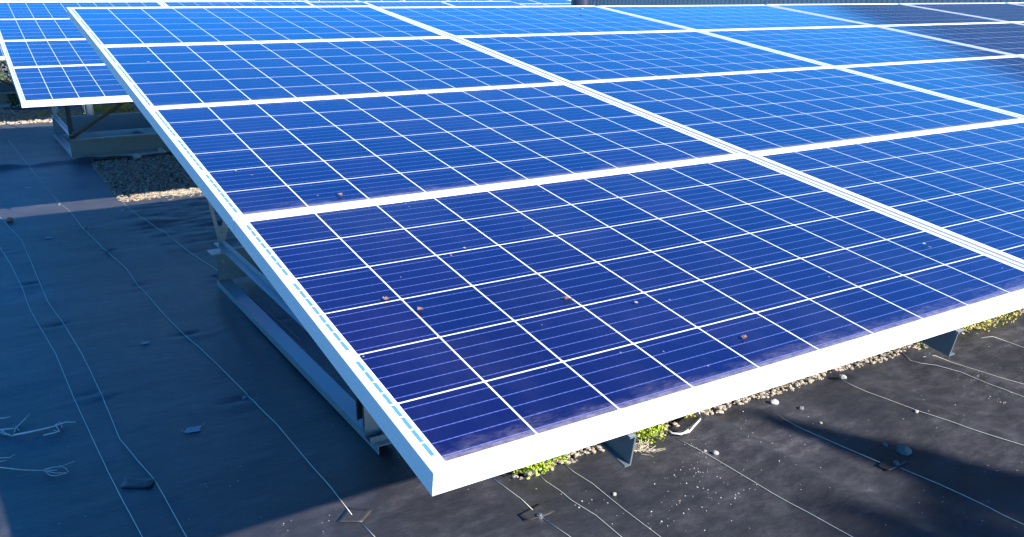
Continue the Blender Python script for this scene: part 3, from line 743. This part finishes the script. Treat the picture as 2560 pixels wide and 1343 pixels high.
z_at = lambda t_: 2.70 + 1.55 * min(1, t_ / 11)
bx('body', M_clad, [d*.0 + bk*.05, d*L_ + bk*.05, d*L_ + bk*9, bk*9], [(0, 2.65), (0, 4.2), (0, 4.2), (0, 2.65)], broot)
bx('roof', M_roofm, [d*-.35 + nrm*.35, d*11 + nrm*.35, d*11 + bk*9.3, d*-.35 + bk*9.3], [(2.71, 2.85), (4.26, 4.40), (4.26, 4.40), (2.71, 2.85)], broot)
bx('roof', M_roofm, [d*11.004 + nrm*.35, d*(L_+.3) + nrm*.35, d*(L_+.3) + bk*9.3, d*11.004 + bk*9.3], [(4.26, 4.40)] * 4, broot)
for i in range(3):
    pass
# dark blue tarpaulin bundle leaning at the corner of the building
q = along(1447, 21.0); q.z = 0; mb = MB(); side = Vector((M3[0][0], M3[1][0], 0)).normalized(); fw = Vector((M3[0][2], M3[1][2], 0)).normalized()
nu, nv = 14, 10; vs_ = []; fs = []
for j in range(nv + 1):
    for i in range(nu):
        a = i / nu * 6.283; z = 2.3 * j / nv; w = .36 * (1 - .55 * (j / nv) ** 1.2) * (1 + .3 * noise.noise((math.cos(a) * 2, math.sin(a) * 2, z * 1.4)))
        p_ = q + side * math.cos(a) * w + fw * math.sin(a) * w * .8 + side * .10 * j / nv; vs_.append((p_.x, p_.y, z))
for j in range(nv):
    for i in range(nu): fs.append((j*nu + i, j*nu + (i+1) % nu, (j+1)*nu + (i+1) % nu, (j+1)*nu + i))
fs.append(tuple(range(nv*nu, (nv+1)*nu)))
mb.add(vs_, fs); tag(mb.build('tarpaulin_bundle', simple('navy_tarp', (.02, .03, .07), .5, .4, 5), None, True), 'dark navy draped bundle standing at the left end of the grey building', 'tarpaulin')

# ------------------------------------------------------------------ trees out of the frame whose shadows cross the mat
def tree(base, h, crown_r, z_lo, cone, n, label):
    root = empty('conifer_tree' if cone else 'garden_tree', loc=base); tag(root, label, 'tree', 'trees behind the photographer')
    mb = MB(); mb.tube([(0, 0, -.05), (.02, 0, h * .5), (0, .01, h * .93)], .09, 8, .012)
    for k in range(9):
        z = z_lo + (h - z_lo) * k / 9 * .9; a = k * 2.4; rr = crown_r * (1 - (z - z_lo) / (h - z_lo)) * .8 if cone else crown_r * .7
        mb.tube([(0, 0, z), (math.cos(a) * rr, math.sin(a) * rr, z + .2 * rr)], .018, 5, .004)
    mb.build('trunk', M_bark, root, True)
    mb = MB()
    for k in range(n):
        if cone:
            t_ = random.random() ** .75; z = h - (h - z_lo) * t_; rr = crown_r * t_ * (.9 + .25 * math.sin(z * 9)) * random.random() ** .5; a = random.random() * 6.283; c = Vector((math.cos(a) * rr, math.sin(a) * rr, z))
        else:
            while True:
                c = Vector((random.uniform(-1, 1), random.uniform(-1, 1), random.uniform(-1, 1)))
                if c.length < 1 + .25 * noise.noise(c * 2.2): break
            c = Vector((c.x * crown_r, c.y * crown_r, (h + z_lo) / 2 + c.z * (h - z_lo) / 2))
        dd = Vector((random.gauss(0, 1), random.gauss(0, 1), random.gauss(0, 1))).normalized(); s_ = dd.orthogonal().normalized(); l_ = .06
        mb.add([c, c + dd * l_ * .5 + s_ * l_ * .3, c + dd * l_, c + dd * l_ * .5 - s_ * l_ * .3], [(0, 1, 2, 3)])
    mb.build('crown', M_tree, root)
tree((2.05 + SX * 4.6, 1.10 - SY * 4.6, 0), 4.6, 1.05, 1.0, True, 26000, 'slender dark conifer behind the photographer, to the right')
tree((2.12 + SX * 4.6, -.42 - SY * 4.6, 0), 5.1, .55, 4.2, False, 4200, 'round topped evergreen beside the slender conifer')
